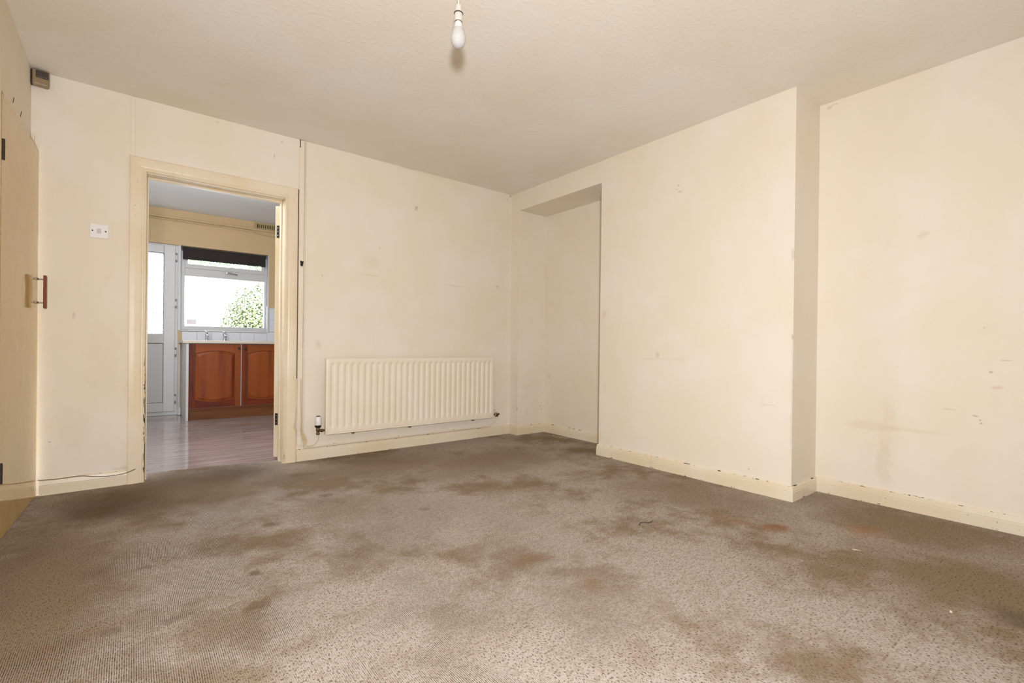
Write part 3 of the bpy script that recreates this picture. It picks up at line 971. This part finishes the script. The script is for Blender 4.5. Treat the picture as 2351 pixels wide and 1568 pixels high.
def flake(px, py, w, h, rz, label, grp=None):
    q = at(px, py, 2, .003)
    R_ = Matrix.Rotation(rz, 3, 'Z')
    pr = [(-w, -h * .3), (-w * .3, -h), (w * .5, -h * .6), (w, h * .1), (w * .3, h * .7), (-w * .6, h)]
    mm = MB()
    v = []
    for zz in (.0, .0016):
        for i, (x, y) in enumerate(pr):
            p = R_ @ Vector((x, y, 0))
            v.append((q.x + p.x, q.y + p.y, .001 + zz + (.002 if i in (2, 3) else 0)))
    n = len(pr)
    mm.add(v, [tuple(range(n - 1, -1, -1)), tuple(range(n, 2 * n))] + [(i, (i + 1) % n, (i + 1) % n + n, i + n) for i in range(n)])
    return tag(mm.build('paint_flake', M_flake), label, 'paint flake', grp)


flake(1966, 1262, .016, .004, math.radians(-75), 'long pale paint flake lying on the carpet near the right wall')
flake(2183, 1404, .006, .004, .4, 'small pale paint crumb lying on the carpet away from the walls')
flake(1271, 1000, .011, .008, 0.2, 'white paint crumb lying on the carpet inside the alcove')
flake(1908, 1134, .022, .006, math.radians(95), 'pale paint flake on the carpet against the skirting right of the chimney breast')

# ================================================================== kitchen beyond
DXL, DXR = -3.400, -2.548               # garden door opening
WXL, WXR, WZ0, WZ1 = -2.530, -1.545, 1.030, 2.062
m = MB()
m.box(KX0 - .1, DXL, KY, KY + .25, -.05, KH)
m.box(DXL, WXR, KY, KY + .25, WZ1, KH)
m.box(WXR, KX1 + .1, KY, KY + .25, -.05, KH)
m.box(DXR, WXR, KY, KY + .25, -.05, WZ0)
wk = struct(m.build('wall_kitchen', M_kwall), 'dingy beige far wall of the kitchen above the window and garden door', 'wall')
struct(B(KX0 - .1, KX0, TW, KY, -.05, KH).build('wall_kitchen_left', M_kwall), 'beige kitchen side wall beside the garden door', 'wall')
m = MB()
m.box(KX1, KX1 + .1, TW, KY, -.05, KH)
struct(m.build('wall_kitchen_right', M_kwall), 'plain beige kitchen side wall behind the open door', 'wall')
# --- garden door (white plastic)
d3 = thing('door_3', ((DXL + DXR) / 2, KY, 0), 'white plastic garden door with an obscure glass upper pane and plain lower panel', 'door')
d3['kind'] = 'structure'
y0 = KY + .02
fr = MB().frame(DXL, DXR + .010, -.0068, WZ1, y0 + .012, y0 + .08, .040, wb=.057, wr=.046, wt=.03)
fr.build('door_frame', M_upvc, d3, bevel=.004)
B(DXL, DXR, y0 + .030, y0 + .075, 0.0, .060).build('threshold', M_upvc, d3)
B(DXR - .004, WXL + .006, KY + .005, KY + .20, 0, WZ1).build('coupling_post', M_upvc, d3, bevel=.003)
sx0, sx1, sz0, sz1 = DXL + .028, -2.578, .040, 2.046
sa = MB()
gx0, gx1 = sx0 + .10, -2.690
gz0, gz1, pz0, pz1 = .972, 1.950, .150, .866
sa.box(sx0, gx0, y0, y0 + .06, sz0, sz1)
sa.box(gx1, sx1, y0, y0 + .06, sz0, sz1)
sash = sa.build('sash_stile', M_upvc, d3, bevel=.005, seg=3)
for za, zb in ((sz0, pz0), (pz1, gz0), (gz1, sz1)):
    B(gx0, gx1, y0 + .002, y0 + .058, za, zb).build('sash_rail', M_upvc, d3, bevel=.005, seg=3)
MB().frame(gx0, gx1, gz0, gz1, y0 + .008, y0 + .014, .004).build('gasket', M_gasket, d3)
MB().frame(gx0, gx1, pz0, pz1, y0 + .008, y0 + .014, .004).build('gasket', M_gasket, d3)
o = B(gx0, gx1, y0 + .020, y0 + .026, gz0, gz1).build('obscure_pane', M_obscure, d3)
o['label'] = 'bright pebbled obscure glass pane'
B(gx0, gx1, y0 + .016, y0 + .030, pz0, pz1).build('lower_panel', M_panelgrey, d3)
for py in (591, 697, 808, 915):
    z = at(403, py, 1, y0).z
    hg = B(sx1 - .001, sx1 + .018, y0 - .004, y0 + .012, z - .055, z + .055).build('hinge', M_upvc, d3, bevel=.002)
    for dz in (-.042, .042):
        B(sx1 - .002, sx1 + .016, y0 - .009, y0, z + dz - .014, z + dz + .014).build('hinge_cap', M_hcap, hg, bevel=.002)
lv = MB().box(sx0 + .03, sx0 + .06, y0 - .012, y0, 1.0, 1.2).tube([(sx0 + .045, y0 - .01, 1.12), (sx0 + .045, y0 - .05, 1.12), (sx0 + .15, y0 - .05, 1.12)], .009, 8)
lv.build('lever_handle', M_white, d3)

# --- kitchen window
yw = KY + .065
w1 = thing('window_1', ((WXL + WXR) / 2, KY + .06, WZ0), 'white plastic kitchen window with a top fanlight over a fixed pane', 'window')
w1['kind'] = 'structure'


def atw(px, py, y=yw):
    return at(px, py, 1, y)


wl_, wr_ = atw(424, 690).x, atw(606.5, 690).x
zb_ = atw(515, 750.5).z
ztr0, ztr1 = atw(515, 640).z, atw(515, 622).z
fr = MB()
fr.frame(WXL + .002, WXR - .012, WZ0 + .006, WZ1 - .004, yw, yw + .06, .05, wb=zb_ - WZ0 - .006, wl=wl_ - WXL - .002, wr=WXR - .012 - wr_, wt=.04)
fr.box(wl_, wr_, yw + .002, yw + .058, ztr0, ztr1)
fr.build('window_frame', M_upvc, w1, bevel=.004)
fx0, fx1, fz0 = atw(431.5, 610).x, atw(599.5, 620).x, atw(515, 613.5).z
fl = MB().frame(wl_ - .002, wr_ + .002, ztr1 - .006, WZ1 - .03, yw - .012, yw + .04, .05, wl=fx0 - wl_ + .002, wr=wr_ + .002 - fx1, wb=fz0 - ztr1 + .006, wt=.05)
fan = fl.build('fanlight_sash', M_upvc, w1, bevel=.004)
q = at(525, 628, 1, yw - .02)
hn = MB().box(q.x - .035, q.x + .035, yw - .026, yw - .012, q.z - .010, q.z + .012).tube([(q.x - .02, yw - .034, q.z + .004), (q.x + .02, yw - .038, q.z + .002), (q.x + .10, yw - .036, q.z - .012)], [.008, .008, .006], 8)
o = hn.build('fanlight_handle', M_chrome, fan, smooth=True)
B(fx0 - .004, fx1 + .004, yw + .016, yw + .020, fz0 - .004, WZ1 - .075).build('pane', M_glass, w1)
B(wl_ - .004, wr_ + .004, yw + .026, yw + .030, zb_ - .004, ztr0 + .004).build('pane', M_glass, w1)
B(WXL, WXR - .002, KY - .012, yw + .002, WZ0 - .012, WZ0 + .004).build('window_sill', M_upvc, w1, bevel=.003)
B(WXR - .012, WXR - .0005, KY + .001, yw + .03, WZ0 + .004, WZ1 - .002).build('reveal_lining', M_upvc, w1)
B(WXR - .022, WXR + .002, KY - .016, KY + .03, WZ0 - .012, 1.375).build('tile_edge_trim', M_upvc, w1, bevel=.002)

# --- roller blind
b0, b1 = at(420, 566, 1, KY + .02), at(609.5, 584, 1, KY + .02)
bz0 = at(420, 594, 1, KY + .02).z
bl = thing('roller_blind', ((b0.x + b1.x) / 2, KY + .03, 2.03), 'dark brown roller blind half rolled up over the kitchen window', 'blind')
MB().tube([(b0.x, KY + .032, 2.034), (b1.x, KY + .032, 2.034)], .017, 16).build('roller', M_blind, bl, smooth=True)
B(b0.x, b1.x, KY + .0135, KY + .0155, bz0 + .012, 2.036).build('fabric', M_blind, bl)
B(b0.x, b1.x, KY + .010, KY + .019, bz0 - .004, bz0 + .014).build('bottom_bar', M_blind, bl, bevel=.002)
for x in (b0.x - .006, b1.x + .006):
    B(x - .005, x + .005, KY + .010, KY + .050, 2.012, 2.056).build('bracket', M_gasket, bl)

# --- tiles on the kitchen wall
tw = .1575
tx0 = -2.510
tiles = []
edges = [tx0, -2.356, -2.199, -2.040, -1.880, -1.722, -1.565, -1.408]
for i in range(len(edges) - 1):
    zt_ = 1.014 if edges[i + 1] < -1.5 else 1.030
    tiles.append((edges[i], edges[i + 1], .905, zt_))
for k in range(2):
    tiles.append((-1.541, -1.408, 1.033 + k * .160, 1.033 + (k + 1) * .160))
for (xa, xb, za, zb2) in tiles:
    B(xa + .0015, xb - .0015, KY - .0085, KY - .0005, za + .001, zb2 - .0015).build('tile', M_tile, wk, bevel=.0012)
B(tx0, -1.408, KY - .0035, KY - .0002, .904, 1.016).build('grout', M_grout, wk)
B(-1.541, -1.408, KY - .0035, KY - .0002, 1.016, 1.352).build('grout', M_grout, wk)

# --- worktop, end panel, sink cabinet
CY0 = 2.66
cxl, cxr = -2.487, -1.450
wt_ = B(-2.545, -1.405, CY0 - .022, KY - .010, .872, .904)
tag(wt_.build('worktop', M_worktop, bevel=.004), 'pale stone patterned worktop below the kitchen window', 'worktop')
tag(B(-2.512, cxl - .001, CY0, KY - .012, -.006, .871).build('end_panel', M_upvc, bevel=.001), 'plain white end panel at the left side of the pine cabinet', 'panel')
cab = thing('base_cabinet', ((cxl + cxr) / 2, (CY0 + KY) / 2, 0), 'stained pine kitchen base cabinet with two arched panel doors', 'cabinet')
mm = MB()
mm.box(cxl, cxl + .018, CY0 + .022, KY - .02, .13, .870)
mm.box(cxr - .018, cxr, CY0 + .022, KY - .02, .13, .870)
mm.box(cxl + .018, cxr - .018, CY0 + .022, KY - .02, .13, .148)
mm.box(cxl + .018, cxr - .018, KY - .03, KY - .02, .148, .870)
mm.box(cxl + .018, cxr - .018, CY0 + .022, CY0 + .04, .80, .870)
mm.build('body', M_upvc, cab)
B(cxl, cxr, CY0 + .045, CY0 + .062, -.006, .128).build('plinth', M_plinth, cab)
dz0, dz1 = .134, .866
sp = (cxl + cxr) / 2 - .003


def cab_door(x0, x1, knob_x):
    sw_, rb = .062, .075
    root = B(x0 + .001, x1 - .001, CY0 + .012, CY0 + .020, dz0 + .001, dz1 - .001).build('door', M_pine, cab)
    for a, b in ((x0, x0 + sw_), (x1 - sw_, x1)):
        B(a, b, CY0, CY0 + .018, dz0, dz1).build('stile', M_pine_v, root, bevel=.002)
    xa, xb = x0 + sw_, x1 - sw_
    N = 14

    def arch(z_side, z_mid, i):
        t = i / N
        return z_side + (z_mid - z_side) * (1 - (2 * t - 1) ** 2)
    for (zs_, zm, ze, up) in ((dz1 - .115, dz1 - .078, dz1, True), (dz0 + .095, dz0 + .062, dz0, False)):
        mm = MB()
        v = []
        for y in (CY0, CY0 + .018):
            for i in range(N + 1):
                x = xa + (xb - xa) * i / N
                v.append((x, y, arch(zs_, zm, i)))
            for i in range(N + 1):
                x = xa + (xb - xa) * i / N
                v.append((x, y, ze))
        n1 = N + 1
        f = []
        for i in range(N):
            f += [(i, i + 1, n1 + i + 1, n1 + i), (2 * n1 + i, 3 * n1 + i, 3 * n1 + i + 1, 2 * n1 + i + 1),
                  (i, 2 * n1 + i, 2 * n1 + i + 1, i + 1), (n1 + i, n1 + i + 1, 3 * n1 + i + 1, 3 * n1 + i)]
        f += [(0, n1, 3 * n1, 2 * n1), (N, 2 * n1 + N, 3 * n1 + N, n1 + N)]
        mm.add(v, f)
        mm.build('rail', M_pine_h, root, bevel=.002)
    # raised field with bevelled margin
    mm = MB()
    loops = []
    for (ins, y) in ((.006, CY0 + .012), (.010, CY0 + .0115), (.030, CY0 + .004), (.034, CY0 + .004)):
        lp = []
        for i in range(N + 1):
            x = xa + ins + (xb - xa - 2 * ins) * i / N
            lp.append((x, y, arch(dz0 + .095, dz0 + .062, i) + ins))
        for i in range(N, -1, -1):
            x = xa + ins + (xb - xa - 2 * ins) * i / N
            lp.append((x, y, arch(dz1 - .115, dz1 - .078, i) - ins))
        loops.append(lp)
    L = len(loops[0])
    v = sum(loops, [])
    f = []
    for k in range(3):
        for i in range(L):
            f.append((k * L + i, k * L + (i + 1) % L, (k + 1) * L + (i + 1) % L, (k + 1) * L + i))
    for i in range(N):
        f.append((3 * L + i, 3 * L + i + 1, 3 * L + L - 2 - i, 3 * L + L - 1 - i))
    mm.add(v, f)
    mm.build('raised_panel', M_pine, root)
    MB().lathe([(.007, 0), (.006, .010), (.012, .016), (.015, .022), (.013, .028), (.004, .031)], (knob_x, CY0, dz1 - .048), (0, -1, 0), 16) \
        .build('knob', M_hinge, root, smooth=True)


kl, kr = at(548, 799, 1, CY0).x, at(562, 799, 1, CY0).x
sp = (at(552, 860, 1, CY0).x + at(555.5, 860, 1, CY0).x) / 2
cab_door(cxl + .002, sp - .004, kl)
cab_door(sp + .004, cxr - .002, kr)
B(sp - .0025, sp + .0025, CY0 + .004, CY0 + .03, dz0, dz1).build('centre_strip', M_upvc, cab)

# --- taps
for px, lab in ((474.5, 'chrome pillar tap on the worktop, the one nearer the garden door'), (515, 'chrome pillar tap on the worktop, the one farther from the garden door')):
    q = at(px, 770, 1, 3.20)
    tp_ = thing('pillar_tap', (q.x, 3.20, .904), lab, 'tap')
    x, y, z = q.x, 3.20, .904
    MB().lathe([(.020, 0), (.020, .006), (.013, .010), (.013, .062), (.016, .070), (.016, .084), (.011, .092), (.007, .100)], (x, y, z), (0, 0, 1), 16) \
        .build('tap_body', M_chrome, tp_, smooth=True)
    MB().tube(curve([(x, y, z + .060), (x, y - .05, z + .068), (x, y - .085, z + .058), (x, y - .096, z + .036)], 5), .009, 10).build('spout', M_chrome, tp_, smooth=True)
    hd_ = MB().lathe([(.009, 0), (.009, .018), (.006, .022)], (x, y, z + .100), (0, 0, 1), 12)
    for aa in (0.5, 0.5 + math.pi / 2):
        dx, dy = math.cos(aa) * .026, math.sin(aa) * .026
        hd_.tube([(x - dx, y - dy, z + .112), (x, y, z + .110), (x + dx, y + dy, z + .112)], [.0065, .005, .0065], 8)
    hd_.build('cross_head', M_chrome, tp_, smooth=True)

# --- pipe and box beside the cabinet, ceiling pipes, vent
q = at(417, 900, 1, KY - .02)
wp = thing('waste_pipe', (q.x, KY - .025, 0), 'white vertical waste pipe ending in a small box between garden door and cabinet', 'pipe')
px_ = -2.533
MB().tube([(px_, KY - .014, .06), (px_, KY - .014, .86)], .012, 12).build('tube', M_upvc, wp, smooth=True)
B(px_ - .020, px_ + .018, KY - .045, KY - .0005, -.006, .085).build('boot', M_upvc, wp, bevel=.008, seg=3)

A0, A1 = at(342, 491.5, 1, KY - .018), at(630, 533, 1, KY - .018)
sl = (A1.z - A0.z) / (A1.x - A0.x)
f1 = lambda x: A0.z + sl * (x - A0.x)
p1 = thing('ceiling_pipe', (-1.9, KY - .02, 2.38), 'thick beige painted pipe high along the far kitchen wall', 'pipe')
MB().tube([(KX0 + .002, KY - .020, f1(KX0)), (KX1 - .002, KY - .020, f1(KX1))], .0135, 12).build('tube', M_kwall, p1, smooth=True)
pts = [(KX0 + .002, KY - .012, f1(KX0) - .030), (-2.6, KY - .012, f1(-2.6) - .030), (-1.83, KY - .012, f1(-1.83) - .028), (-1.76, KY - .012, f1(-1.76) - .032), (-1.68, KY - .012, f1(-1.68) - .056), (-1.60, KY - .012, f1(-1.6) - .060), (-1.2, KY - .012, f1(-1.2) - .062), (KX1 - .002, KY - .012, f1(KX1) - .064)]
p2 = thing('ceiling_pipe', (-1.9, KY - .012, 2.35), 'thin beige pipe clipped just under the thick pipe on the far kitchen wall', 'pipe')
MB().tube(curve(pts, 5), .0075, 10).build('tube', M_kwall, p2, smooth=True)
for x in (-2.6, -1.83):
    B(x - .008, x + .008, KY - .024, KY - .0005, f1(x) - .042, f1(x) - .016).build('clip', M_kwall, p2, bevel=.002)
va, vb = at(583.5, 512, 1, KY - .008), at(584, 525, 1, KY - .008)
vx0, vz0, vz1 = va.x, f1(-1.6) + .016, 2.474
vx1 = vx0 + .40
vn = thing('air_vent', (vx0 + .2, KY, (vz0 + vz1) / 2), 'aged cream slotted air vent under the kitchen ceiling', 'vent')
fr = MB().frame(vx0, vx1, vz0, vz1, KY - .012, KY - .0015, .013, wl=.035, wr=.035)
fr.build('plate', M_vent, vn)
B(vx0 + .01, vx1 - .01, KY - .0013, KY - .0003, vz0 + .006, vz1 - .006).build('void', M_dark, vn)
nb = 15
for i in range(nb):
    x = vx0 + .035 + (.33) * (i + .5) / nb
    B(x - .0062 + .011, x + .0062 + .011, KY - .0115, KY - .002, vz0 + .013, vz1 - .013).build('slat', M_vent, vn)

# ================================================================== garden
struct(B(-14, 12, KY + .25, 22, -.25, -.12).build('ground', M_patio), 'pale concrete patio outside the kitchen', 'patio')
GW = 8.0
gz = at(500, 634, 1, GW).z
gw = struct(B(-9, 8, GW, GW + .2, -.12, gz).build('wall_garden', M_render), 'sunlit white rendered garden wall outside the kitchen window', 'wall')
a, b = at(428.5, 732.5, 1, GW), at(450.5, 744.5, 1, GW)
ab = tag(B(a.x, b.x, GW - .012, GW - .0005, b.z, a.z).build('air_brick', M_brick, bevel=.004), 'small greyish pink brick set low in the white garden wall', 'brick')


def leaves(n, ctr, rad, size, seed, mat, name, parent, shell=.55):
    rnd = random.Random(seed)
    mm = MB()
    c = Vector(ctr)
    for _ in range(n):
        d = Vector((rnd.gauss(0, 1), rnd.gauss(0, 1), rnd.gauss(0, 1))).normalized()
        rr = shell + (1 - shell) * rnd.random() ** .6
        bump = 1 + .10 * math.sin(5 * d.x + seed) * math.cos(6 * d.z + seed)
        p = c + Vector((d.x * rad[0], d.y * rad[1], d.z * rad[2])) * (rr * bump)
        if p.z < .02:
            continue
        nrm = (d + Vector((rnd.uniform(-.7, .7), rnd.uniform(-.7, .7), rnd.uniform(-.3, .9)))).normalized()
        t = nrm.cross(Vector((rnd.uniform(-1, 1), rnd.uniform(-1, 1), rnd.uniform(-1, 1)))).normalized()
        w = nrm.cross(t)
        s = size * rnd.uniform(.6, 1.25)
        mm.add([p - t * s, p - w * (s * .42) + nrm * (s * .10), p + t * s, p + w * (s * .42) + nrm * (s * .10)], [(0, 1, 2), (0, 2, 3)])
    o = mm.build(name, mat, parent)
    o['kind'] = 'stuff'
    return o


q = at(578, 712, 1, 6.0)
bu = thing('garden_bush', (q.x + .06, 6.0, -.12), 'rounded pale green variegated bush outside the kitchen window', 'bush')
leaves(5200, (q.x + .06, 6.0, q.z - .12), (.50, .50, .62), .040, 3, M_leaf, 'foliage', bu, .6)
leaves(1500, (q.x - .12, 5.95, q.z - .42), (.42, .45, .45), .040, 5, M_leaf, 'foliage', bu, .6)
mm = MB()
for i in range(5):
    an = i * 1.26
    mm.tube([(q.x + .06 + .03 * math.cos(an), 6.0 + .03 * math.sin(an), -.12), (q.x + .06 + .15 * math.cos(an), 6.0 + .15 * math.sin(an), .5), (q.x + .06 + .3 * math.cos(an), 6.0 + .3 * math.sin(an), q.z - .2)], [.02, .015, .006], 6)
mm.build('stems', M_bark, bu)
for i, (px, dz) in enumerate(((450, .35), (520, .50), (590, .20))):
    q = at(px, 615, 1, 10.5 + 1.6 * i)
    ty = 10.5 + 1.6 * i
    tr_ = thing('garden_tree', (q.x, ty, -.12), 'pale green tree showing above the white garden wall', 'tree', 'trees behind the garden wall')
    leaves(700, (q.x, ty, q.z + dz - .1), (.75, .6, .55), .07, 20 + i, M_leaf2, 'foliage', tr_, .3)
    MB().tube([(q.x, ty, -.12), (q.x + .04, ty, 1.5), (q.x, ty, q.z)], [.07, .055, .03], 8).build('trunk', M_bark, tr_, smooth=True)
